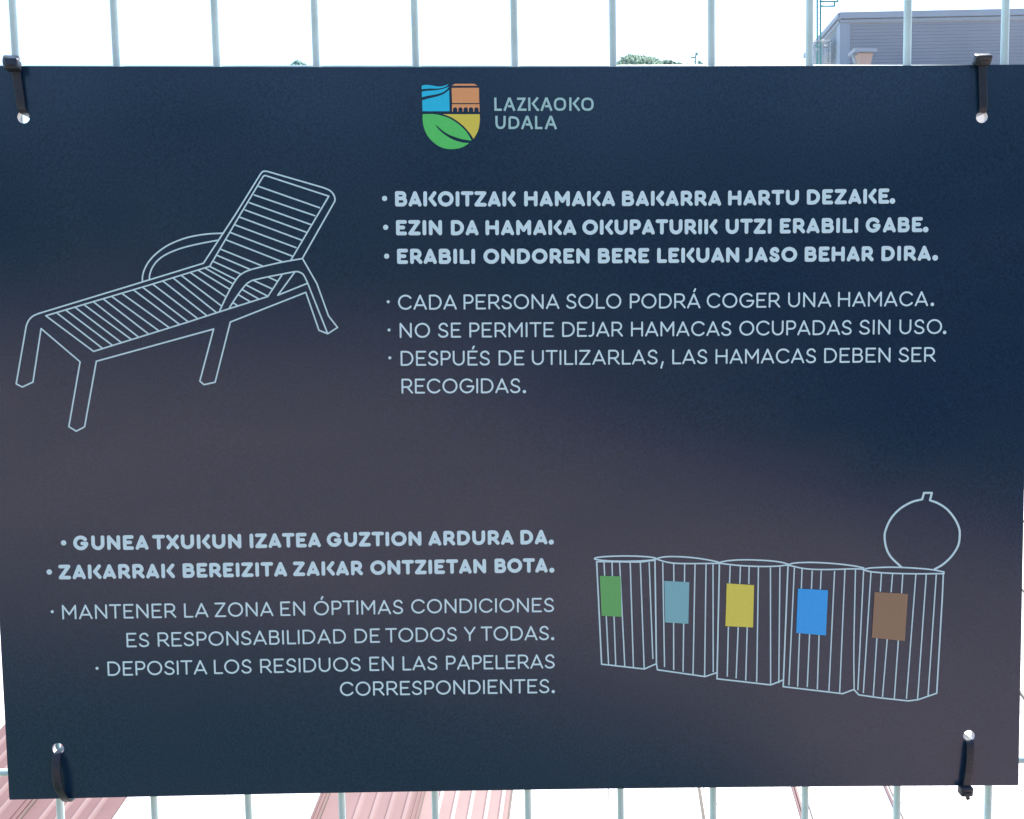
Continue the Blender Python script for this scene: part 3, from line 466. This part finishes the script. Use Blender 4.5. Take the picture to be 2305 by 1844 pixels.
def tie(label, path, head=None, tail=None, width=.0045, thick=.0012):
    pts = []
    for u, w, d in path: p = surf(u, w); pts.append((p.x, p.y-d/1000, p.z))
    pts = spline(pts, 5)
    c = np.mean(np.array(pts), axis=0)
    o = empty('cable_tie', tuple(c)); tag(o, label, 'cable tie', 'black cable ties holding the board to the fence')
    mb = MB(); mb.add(*ribbon3(pts, width, thick)); mb.build('strap', M['nylon'], o)
    k = len(pts)//2; rb = MB(); run = [np.array(p) for p in pts[8:k-4]]        # the fine ratchet ridges, too small to pick apart
    for a_, c_ in zip(run[:-1], run[1:]):
        L = np.linalg.norm(c_-a_); t_ = (c_-a_)/L; x_ = np.array([1, 0, 0])-t_*t_[0]; x_ /= np.linalg.norm(x_); n_ = np.cross(x_, t_)
        if n_[1] > 0: n_ = -n_
        for q in range(int(L/.0011)): rb.box(a_+t_*(q+.5)*.0011+n_*(thick/2+.00008), (width*.55, .0005, .00022), (x_, t_, n_))
    if rb.v: tag(rb.build('ridges', M['nylon'], o), kind='stuff')
    if head:
        (u, w, d), size, rz, rx = head; p = surf(u, w); mb = MB()
        pc = (p.x, p.y-d/1000, p.z)
        bevel_box(mb, pc, size, .0012, rz, rx)
        mb.build('head', M['nylon'], o)
        # the recessed slot with its pawl
        s = MB(); Rz = Matrix.Rotation(rz, 3, 'Z') @ Matrix.Rotation(rx, 3, 'X')
        q = Rz @ Vector((0, -size[1]/2-.0001, -.0006)); bevel_box(s, tuple(Vector(pc)+q), (size[0]*.55, .0012, size[2]*.30), .0003, rz, rx)
        s.build('pawl', M['nylon'], o)
    if tail:
        tp = []
        for u, w, d in tail: p = surf(u, w); tp.append((p.x, p.y-d/1000, p.z))
        mb = MB(); mb.add(*ribbon3(tp, .0022, .0009)); mb.build('tail', M['nylon'], o)
    return o
h = HOLES
tie('black cable tie at the upper left corner of the board, boxy head on the edge',
    [(-269.2, 184.9, -9), (-269.1, 184.5, -3), (-269.1, 185.0, .4), (-269.3, 189, 1.3), (-269.9, 196, 1.4), (-270.6, 205, 1.8),
     (-271.4, 210.5, 2.4), (-274, 215.0, -4), (-280, 218.4, -11), (-286, 220, -17), (-289, 216, -21.5), (-284, 204, -20), (-274, 192, -14), (-269.2, 184.9, -9)],
    ((-271.2, 208.4, 3.6), (.0073, .0056, .0062), math.radians(4), math.radians(-6)))
tie('black cable tie at the upper right corner of the board, its head lit from above',
    [(268.9, 183.4, -9), (268.9, 183.0, -3), (268.8, 183.5, .4), (268.6, 188, 1.3), (268.2, 196, 1.4), (267.8, 205, 1.5),
     (267.6, 209.5, 1.2), (269, 214, -4), (273, 217.3, -11), (278, 218, -17), (280, 214, -21.5), (278, 203, -20), (272, 191, -14), (268.9, 183.4, -9)],
    ((267.2, 211.4, 1.8), (.0090, .0056, .0056), math.radians(-4), math.radians(33)))
tie('black cable tie at the lower left corner of the board, a loose bowed strap',
    [(-267.6, -182.2, -9), (-267.6, -181.8, -3), (-267.6, -182.3, .8), (-267.2, -185, 2.6), (-266.4, -191, 4.6), (-265.5, -198, 5.2), (-264.4, -204.5, 3.8),
     (-263.6, -209.2, 1.4), (-263.3, -211.4, -2), (-264.5, -211.0, -10), (-270, -206, -18), (-274, -197, -21.5), (-272, -188, -16), (-267.6, -182.2, -9)], None)
tie('black cable tie at the lower right corner, its head and clipped tail hanging below',
    [(267.5, -182.3, -9), (267.5, -181.9, -3), (267.5, -182.4, .6), (267.2, -185.5, 1.9), (266.8, -193, 2.5), (266.0, -201, 2.4), (265.2, -208, 2.2),
     (265.2, -212.2, 1), (268, -212.5, -6), (274, -210, -15), (279, -200, -21), (275, -190, -17), (267.5, -182.3, -9)],
    ((264.9, -211.0, 1.7), (.0072, .0052, .0060), math.radians(0), math.radians(6)),
    [(266.2, -213.6, 1.4), (266.4, -215.4, 1.4), (266.9, -216.8, 1.3)])

# ------------------------------------------------------------------ the metal roof below and beyond the fence
M.update(
 red_sheet = material('red_sheet_metal', (.200, .118, .110), .62, .35, noise=(3, .07, 5)),
 pale_red = material('pale_red_sheet_metal', (.305, .205, .185), .62, .35, noise=(3, .07, 5)),  # paler tone of the same red
 mid_red = material('mid_red_sheet_metal', (.245, .152, .140), .62, .35, noise=(3, .07, 5)), rib_worn = material('lit_rib_crown', (.29, .20, .185), .6, .35, noise=(3, .07, 5)), rib_white = material('bright_lit_rib_crown', (.50, .46, .42), .6, .35, noise=(3, .07, 5)),  # rib crowns lighter: light on the rib tops put into the colour
 white_sheet = material('white_sheet_metal', (.78, .77, .74), .5, .4, noise=(2, .04, 4)),
 flash = material('brown_flashing', (.15, .115, .095), .6, .4, noise=(5, .2, 4)),
 dark_flash = material('dark_brown_gutter', (.060, .048, .038), .6, .4, noise=(5, .2, 4)),
 plum = material('dull_red_flashing', (.12, .05, .06), .6, .4, noise=(5, .2, 4)),
 render_ = material('pale_render', (.62, .59, .54), .9, .2, noise=(1.5, .08, 6), bump=(60, .004)),
 concrete = material('pale_concrete', (.55, .53, .49), .9, .2, noise=(.8, .10, 8), bump=(25, .004)),
)
rd = ray(1340, 270); rd = rd/np.linalg.norm(rd)                  # the way the roof ribs run: away and uphill
hd = np.array([rd[0], rd[1], 0]); hd /= np.linalg.norm(hd)
re = np.array([hd[1], -hd[0], 0])                                # along the eave, to the right
rn = np.cross(re, rd)
RO = at(1152, 1798, 9.5)
def roof_c(px, py=1798):
    d = ray(px, py); t = ((RO-CP) @ rn)/(d @ rn); return float((CP+d*t-RO) @ re)
S0, S1 = -5.0, 19.5
roof = empty('low_building', tuple(RO + rd*S0 + re*2 + np.array([0, 0, -1.5])))
tag(roof, 'low building with red and white ribbed metal roof sheets below the fence', 'building')
def sheet(name, x0, x1, mt, ribs, depth=0.0, hr=.016, wr=.048, crown=None):
    c0, c1 = roof_c(x0), roof_c(x1); prof = [(c0, 0)]
    for r in ribs:
        c = roof_c(r); prof += [(c-wr, 0), (c-wr*.45, hr), (c+wr*.45, hr), (c+wr, 0)]
    prof.append((c1, 0)); prof = [(c, h+depth) for c, h in prof]
    vs = []
    for s in (S0, S1):
        for c, h in prof: vs.append(RO + rd*s + re*c + rn*h)
    k = len(prof)
    for s in (S0, S1):
        for c, h in prof: vs.append(RO + rd*s + re*c + rn*(h-.012))
    fs = [(i, i+1, k+i+1, k+i) for i in range(k-1)] + [(2*k+i+1, 2*k+i, 3*k+i, 3*k+i+1) for i in range(k-1)]
    fs += [(i+1, i, 2*k+i, 2*k+i+1) for i in range(k-1)] + [(k+i, k+i+1, 3*k+i+1, 3*k+i) for i in range(k-1)]
    fs += [(0, k, 3*k, 2*k), (k-1, 3*k-1, 4*k-1, 2*k-1)]
    o = mesh_obj(name, vs, fs, [mt] + ([crown] if crown else []), roof)
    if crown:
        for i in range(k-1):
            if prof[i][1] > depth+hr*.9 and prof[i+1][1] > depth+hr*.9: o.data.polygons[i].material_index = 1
    return o
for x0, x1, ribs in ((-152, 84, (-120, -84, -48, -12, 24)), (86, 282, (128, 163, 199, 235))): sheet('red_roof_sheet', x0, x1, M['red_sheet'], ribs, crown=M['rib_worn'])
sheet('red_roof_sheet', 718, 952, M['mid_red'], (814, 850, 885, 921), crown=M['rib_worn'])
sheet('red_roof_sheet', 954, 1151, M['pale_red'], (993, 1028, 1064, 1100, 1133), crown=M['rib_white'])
W_ = [(-1500,-1270),(-1268,-1040),(-1038,-810),(-808,-590),(-588,-370),(-368,-154),(284,500),(502,716)] + [(1153+i*218, 1153+i*218+216) for i in range(9)]  # includes the next red pair, its glare put into the colour as white
for x0, x1 in W_: sheet('white_roof_sheet', x0, x1, M['white_sheet'], [x0+36*j+18 for j in range(int((x1-x0)/36))])
def strip(x, wpx, h, mt, name='flashing'):
    c0, c1 = roof_c(x-wpx/2), roof_c(x+wpx/2); mb = MB(); vs = []
    for s in (S0+.2, S1-.1):
        for c, hh in ((c0, 0), (c0, h), (c1, h), (c1, 0)): vs.append(RO+rd*s+re*c+rn*(hh+.001))
    mb.add(vs, [(0,1,2,3),(7,6,5,4),(0,4,5,1),(1,5,6,2),(2,6,7,3),(3,7,4,0)]); return mb.build(name, mt, roof)
for x, w, hh, mt in ((85, 3.2, .022, 'flash'), (73, 5, .02, 'red_sheet'), (60, 4, .018, 'red_sheet'), (738, 3, .022, 'flash'), (729, 5, .02, 'red_sheet'), (721, 4, .018, 'red_sheet'),
    (953, 2.6, .022, 'flash'), (944, 4, .02, 'red_sheet'), (934, 5, .018, 'red_sheet'), (1151, 3.5, .025, 'flash'), (1577, 7, .022, 'dark_flash'), (1611, 1.2, .022, 'flash'), (1645, 1.2, .022, 'flash'),
    (1790, 5, .03, 'plum'), (1796, 5, .05, 'red_sheet'), (1815, 1.3, .022, 'flash'), (2003, 6, .03, 'plum'), (2012, 2.5, .025, 'flash'), (2472, 6, .022, 'dark_flash'), (2727, 6, .022, 'dark_flash'), (2969, 5, .022, 'flash')):
    strip(x, w, hh, M[mt])
cA, cB = roof_c(-1500)+.3, roof_c(1153+9*218)-.3     # the walls that carry the roof
for s, top in ((S0+.4, -.06), (S1-.4, -.06)):
    a = RO+rd*s+re*cA+rn*top; q_ = RO+rd*s+re*cB+rn*top; mb = MB()
    mid = (a+q_)/2; mb.box((mid[0], mid[1], (mid[2]-.08-8.0)/2), (abs(cB-cA), .25, mid[2]-.08+8.0), (re, hd, (0, 0, 1)))
    mb.build('wall', M['render_'], roof)

# ------------------------------------------------------------------ grey clad building, upper right
M.update(
 clad = material('grey_lilac_cladding', (.178, .208, .255), .55, .4, noise=(.6, .06, 5)),
 clad_dark = material('side_cladding', (.165, .21, .245), .55, .4, noise=(.6, .06, 5)),
 trim = material('pale_grey_trim', (.21, .26, .32), .5, .4, noise=(1, .05, 4)),
 steel = material('galvanised_steel', (.06, .22, .24), .5, .5, noise=(8, .12, 4)),
 pipe = material('grey_pipe', (.26, .31, .34), .5, .5, noise=(5, .1, 4)),
 tan = material('pinkish_beige_metal', (.34, .26, .23), .6, .4, noise=(4, .06, 4)),
 parapet = material('white_parapet', (.75, .75, .70), .8, .2, noise=(2, .1, 5)),
)
BD = 34.0
hall = empty('clad_hall', tuple(np.array([at(2100, 148, BD)[0], BD, -8.0])))
tag(hall, 'large grey clad industrial hall at the upper right behind the fence', 'building')
cor = at(1893, 31, BD); fdir = np.array([math.cos(math.radians(-1.2)), math.sin(math.radians(-1.2)), 0.0])
sdir = np.array([math.sin(math.radians(3.4)), math.cos(math.radians(3.4)), 0.0])
def clad_wall(name, origin, d, length, ztop, z0, mt, pitch=.142, amp=.014):
    nrm = np.cross(d, [0, 0, 1]); vs = []; k = 0; z = ztop; rows = []
    while z > z0:
        for dz, o in ((0, 0), (-pitch*.74, 0), (-pitch*.82, -amp), (-pitch*.94, -amp)): rows.append((z+dz, o))
        z -= pitch
    rows.append((z, 0))
    for zz, o in rows:
        for t in (0, length): p = origin + d*t + nrm*o; vs.append((p[0], p[1], zz))
    n = len(rows)
    return mesh_obj(name, vs, [(2*i, 2*i+1, 2*i+3, 2*i+2) for i in range(n-1)], mt, hall)
zt = cor[2]; u = BD/FOCAL_PX
base = np.array([cor[0], cor[1], 0.0])
zlow = at(2000, 175, BD)[2]
clad_wall('front_cladding', base + fdir*.30, fdir, 13.5, zt-.42, zlow, M['clad'])
clad_wall('side_cladding', base + sdir*4.2, -sdir, 4.2-.12, zt-.42, zlow, M['clad_dark'])
mb = MB()
mb.box(base + fdir*6.9 + np.array([0, 2.3, (zlow-8)/2]) , (14.4, 4.2, zlow+8), (fdir, sdir, (0,0,1)))
mb.build('wall', M['render_'], hall)
mb = MB(); mb.box((*(base + fdir*.13 + sdir*.16)[:2], (zt-.1+zlow)/2), (.36, .40, zt-.1-zlow), (fdir, sdir, (0,0,1))); mb.build('corner_post', M['trim'], hall)
mb = MB(); mb.box((*(base + fdir*.34 - sdir*.0)[:2], (zt-.1+zlow)/2), (.10, .05, zt-.1-zlow), (fdir, sdir, (0,0,1))); mb.build('corner_trim', M['trim'], hall)
mb = MB()
mb.box((*(base + fdir*6.95 - sdir*.05)[:2], zt-.13), (14.1, .22, .26), (fdir, sdir, (0,0,1)))
mb.box((*(base + fdir*6.95 - sdir*.02)[:2], zt-.34), (14.0, .12, .12), (fdir, sdir, (0,0,1)))
mb.build('fascia', M['trim'], hall)
mb = MB()
mb.box((*(base + sdir*2.2 - fdir*.06)[:2], zt-.10), (.2, 4.6, .2), (fdir, sdir, (0,0,1)))
mb.box((*(base + sdir*2.2 - fdir*.03)[:2], zt-.33), (.12, 4.4, .10), (fdir, sdir, (0,0,1)))
mb.build('side_fascia', M['trim'], hall)
mb = MB(); mb.box((*(base + fdir*6.95 + sdir*2.2)[:2], zt-.05), (13.9, 4.2, .1), (fdir, sdir, (0,0,1))); mb.build('roof', M['trim'], hall)
# tie beam of louvred vents on the end of the side wall
mb = MB()
for k in range(9):
    p = at(1864, 96+k*6, BD+.9); mb.box(p, (.16, .5, .035), (fdir, sdir, (0,0,1)))
mb.build('louvre', M['pipe'], hall)

# flat roofed annex in front of the hall: only its white parapet shows over the board
annex = empty('annex_building', (at(2100, 148, 31)[0], 31, -8.0))
tag(annex, 'low annex with white parapet just above the board, in front of the grey hall', 'building')
pa = at(1828, 147.5, 31); mb = MB()
mb.box((pa[0]+5.2, 31.6, pa[2]-.11), (10.4, .25, .22)); mb.build('parapet', M['parapet'], annex)
mb = MB(); mb.box((pa[0]+5.2, 31.9, (pa[2]-.22-8)/2), (10.3, .8, pa[2]-.22+8)); mb.build('wall', M['render_'], annex)

# roof vent with a flat cap
vent = empty('roof_vent', tuple(at(1944, 150, 31.9))); tag(vent, 'small tapering beige roof vent with a flat grey cap in front of the grey hall', 'roof vent')
def frustum(mb, pts_top, pts_bot, depth, dist):
    a = [at(x, y, dist) for x, y in pts_top+pts_bot]; vs = [p - np.array([0, depth/2, 0]) for p in a] + [p + np.array([0, depth/2, 0]) for p in a]
    mb.add(vs, [(3,2,1,0),(4,5,6,7),(0,1,5,4),(1,2,6,5),(2,3,7,6),(3,0,4,7)])
mb = MB(); frustum(mb, [(1929,123),(1961,123)], [(1955,150),(1936,150)], .35, 31.9); mb.build('body', M['tan'], vent)
mb = MB(); frustum(mb, [(1916,114.5),(1967,115.5)], [(1966,123),(1917,122)], .6, 31.9); mb.build('cap', M['trim'], vent)
mb = MB(); mb.tube(at(1919,123,31.8), at(1927,150,31.8), .045); mb.build('bracket', M['pipe'], vent)

# access ladder with hoops, rising past the top of the picture
lad = empty('roof_ladder', tuple(at(1843, 152, 31.8))); tag(lad, 'thin steel access ladder with railings left of the grey hall', 'ladder')
for px in (1839.5, 1847):
    mb = MB(); mb.tube(at(px, 152, 31.8), at(px, -40, 31.8), .036); mb.build('rail', M['steel'], lad)
for k, y in enumerate(range(-36, 150, 13)):
    mb = MB(); mb.tube(at(1839.5, y, 31.83), at(1847, y, 31.83), .012, 8); mb.build('rung', M['steel'], lad)
for (a, b) in (((1847,3.5),(1887,3.5)),((1847,14),(1879,14)),((1886,3.5),(1886,-30)),((1878.5,14),(1878.5,3.5))):
    mb = MB(); mb.tube(at(*a, 31.8), at(*b, 31.8), .034); mb.build('arm', M['steel'], lad)
pip = empty('vent_pipes', tuple(at(1850, 152, 31.8))); tag(pip, 'cluster of grey vent pipes at the foot of the steel ladder', 'pipes')
for x, r, y0 in ((1834.5, .03, 100), (1854, .035, 104), (1860.5, .035, 104), (1868, .03, 96)):
    mb = MB(); mb.tube(at(x, 152, 31.75), at(x, y0, 31.75), r); mb.build('pipe', M['pipe'], pip)
for a, b in (((1833.5,101),(1838,93)),((1838,92.5),(1868,92.5)),((1852,104),(1863,104)),((1834,112),(1840,112))):
    mb = MB(); mb.tube(at(*a, 31.75), at(*b, 31.75), .04); mb.build('elbow', M['pipe'], pip)

# ------------------------------------------------------------------ trees beyond the roofs
M['leaf'] = material('backlit_leaves', (.30, .42, .33), .6, .3, noise=(2.2, .35, 4), trans=.6)  # green lightened to put distant haze into the leaf colour
M['leaf_blue'] = material('far_leaves', (.26, .42, .38), .6, .3, noise=(2.2, .35, 4), trans=.6)
M['bark'] = material('bark', (.12, .09, .07), .9, .2, noise=(9, .3, 5), bump=(30, .02))
def tree(label, px, py_top, dist, blobs, mt, leaf=.075, n=9000, ground=-8.0):
    top = at(px, py_top, dist); r0 = random.Random(px)
    o = empty('tree', (top[0], dist, ground)); tag(o, label, 'tree', 'trees beyond the roofs')
    mb = MB(); zc = top[2]-2.2
    mb.tube((top[0], dist, ground), (top[0]+.1, dist, zc-1.5), .22, 10, .14, caps=False); mb.build('trunk', M['bark'], o)
    mb = MB()
    for bx, by, br, sq in blobs:
        c = at(bx, by, dist); k = 0
        mb.tube((top[0]+.1, dist, zc-1.6), tuple(c - np.array([0, 0, br*.3])), .07, 6, .02, caps=False)
    mb.build('limbs', M['bark'], o)
    mb = MB()
    for bx, by, br, sq in blobs:
        c = at(bx, by, dist)
        for _ in range(int(n*br*br)):
            v = np.array([r0.gauss(0, 1) for _ in range(3)]); v /= np.linalg.norm(v); rr = br*(.55+.5*r0.random()**.6)
            p = c + v*rr*np.array([1, 1, sq]); s = leaf*(.6+.8*r0.random())
            a = np.array([r0.gauss(0, 1) for _ in range(3)]); a /= np.linalg.norm(a)
            b = np.cross(a, v); b /= max(1e-6, np.linalg.norm(b))
            mb.add([p-a*s, p+b*s*.5, p+a*s, p-b*s*.5], [(0, 1, 2, 3)])
    mb.build('crown', mt, o)
tree('rounded green tree crown showing over the board right of the centre', 1425, 124, 31, [(1420,157,.55,1.0),(1445,150,.42,.9),(1478,164,.52,.7),(1398,170,.45,.8),(1430,190,1.3,.7),(1500,160,.44,.9),(1522,160,.36,.8),(1543,157,.26,.7),(1462,155,.5,.8),(1540,195,.9,.5)], M['leaf'])
tree('small green tree top peeping over the board left of the centre', 672, 137, 31, [(672,156,.32,.9),(690,162,.3,.8),(655,164,.3,.7),(672,185,.8,.7)], M['leaf_blue'])
# the sprig with a few big leaves between two fence wires
sp = empty('young_shoot', tuple(at(1567, 160, 29))); tag(sp, 'thin leafy shoot standing up against the sky right of the rounded tree', 'plant')
mb = MB()
for a, b in (((1566,160),(1565,128)),((1565,128),(1568,120)),((1565,130),(1556,129)),((1572,150),(1574,138)),((1576,140),(1590,150))): mb.tube(at(*a, 29), at(*b, 29), .028, 6)
mb.build('stem', M['leaf_blue'], sp)
for (x, y, dx, dy, s) in ((1568,123,3,-6,.7),(1556,129,-4,1,.35),(1574,142,2,-7,.9),(1563,139,-2,0,.4),(1587,147,4,5,.4),(1574,148,-5,1,.6),(1550,148,6,0,.45)):
    p = at(x, y, 29); q_ = at(x+dx, y+dy, 29.05); a = (q_-p); b = np.cross(a, [0, 1, .2]); b = b/np.linalg.norm(b)*.05*s*2.6
    mesh_obj('leaf', [p-a*.4, p+b, q_, p-b, p+b*.2+np.array([0, .01, 0])], [(0,1,2,3)], M['leaf_blue'], sp)

# ------------------------------------------------------------------ ground, terrace and things added unseen behind the viewer to shape the board's reflections
M.update(
 paving = material('warm_terrace_paving', (.61, .42, .35), .8, .3, noise=(2.5, .12, 6), bump=(30, .003)),
 grass = material('near_shade_green', (.11, .16, .075), .9, .2, noise=(6, .35, 6), bump=(120, .02)),
 hedge = material('added_hedge_leaves', (.035, .06, .025), .8, .2, noise=(9, .4, 6), bump=(20, .08)),
)
def flat(name, poly, z, mt, kind='structure', thick=0):
    o = mesh_obj(name, [(x, y, z) for x, y in poly], [tuple(range(len(poly)))], mt); tag(o, kind=kind); return o
flat('ground', [(-1500,-1500),(1500,-1500),(1500,1500),(-1500,1500)], -8.0, M['concrete'])
mb = MB(); mb.box((0, -34.85, -4.0), (110, 70.2, 8.0)); tag(mb.build('terrace', M['paving']), kind='structure')
tag(mesh_obj('near_shade_strip', [(x, y, z) for z in (.003, .03) for x, y in ((-9,-.1),(1.3,-.1),(.9,-2.9),(-.4,-3.7),(-2.8,-4.3),(-9,-6.5))],
    [(5,4,3,2,1,0),(6,7,8,9,10,11)] + [(i, (i+1) % 6, 6+(i+1) % 6, 6+i) for i in range(6)], M['grass']), kind='structure')  # unseen strip, added as dark green for shaded near ground in the board's reflection
# unseen hedge, added to darken the right of the board's reflection
hb = MB(); A_, B_ = np.array([6.2, -4.6]), np.array([1.5, -48.0]); L_ = np.linalg.norm(B_-A_); dd = (B_-A_)/L_; pp = np.array([-dd[1], dd[0]])
rh = random.Random(3); n1, n2 = 90, 9
prof = [(-.8,0),(-.85,1.5),(-.8,3.4),(-.55,4.9),(0,5.3),(.55,4.9),(.8,3.4),(.85,1.5),(.8,0)]
vs = []
for i in range(n1+1):
    for (o_, zz) in prof:
        p = A_+dd*L_*i/n1+pp*(o_+rh.uniform(-.12,.12)); vs.append((p[0], p[1], max(0, zz+rh.uniform(-.12,.12)) if zz else -.02))
hb.add(vs, [(i*9+j, i*9+j+1, (i+1)*9+j+1, (i+1)*9+j) for i in range(n1) for j in range(8)], 0, True)
hb.add(vs[:9], [tuple(range(9))]); hb.add(vs[-9:], [tuple(range(8,-1,-1))])
hedge = hb.build('hedge', M['hedge']); tag(hedge, 'unseen dark leafy mass added behind the viewer to darken the board reflection', 'hedge')

# unseen wall and wood, added to warm and darken the board's reflections
fw = MB(); fw.box((-26, -47, 1.55), (54, .3, 3.1)); fw.box((-26, -47, 3.16), (54.2, .45, .12))
far = fw.build('added_terrace_wall', material('warm_render', (.52, .40, .35), .9, .2, noise=(.8, .12, 6), bump=(20, .01)))
tag(far, 'unseen warm wall added behind the viewer to warm the board reflection', 'wall')
wd = MB(); rw = random.Random(11); n1, rows = 120, 14; vs = []
for i in range(n1+1):
    x = -80+110*i/n1; H = 21+3*math.sin(i*.31)+2*math.sin(i*.83)
    for j in range(rows+1):
        t = j/rows; vs.append((x+rw.uniform(-.5, .5), -52-4*t*t+rw.uniform(-.7, .7), -.1 if j == 0 else H*t+rw.uniform(-.4, .4)))
wd.add(vs, [(i*(rows+1)+j, (i+1)*(rows+1)+j, (i+1)*(rows+1)+j+1, i*(rows+1)+j+1) for i in range(n1) for j in range(rows)])
tag(wd.build('added_wood', M['hedge']), kind='stuff')
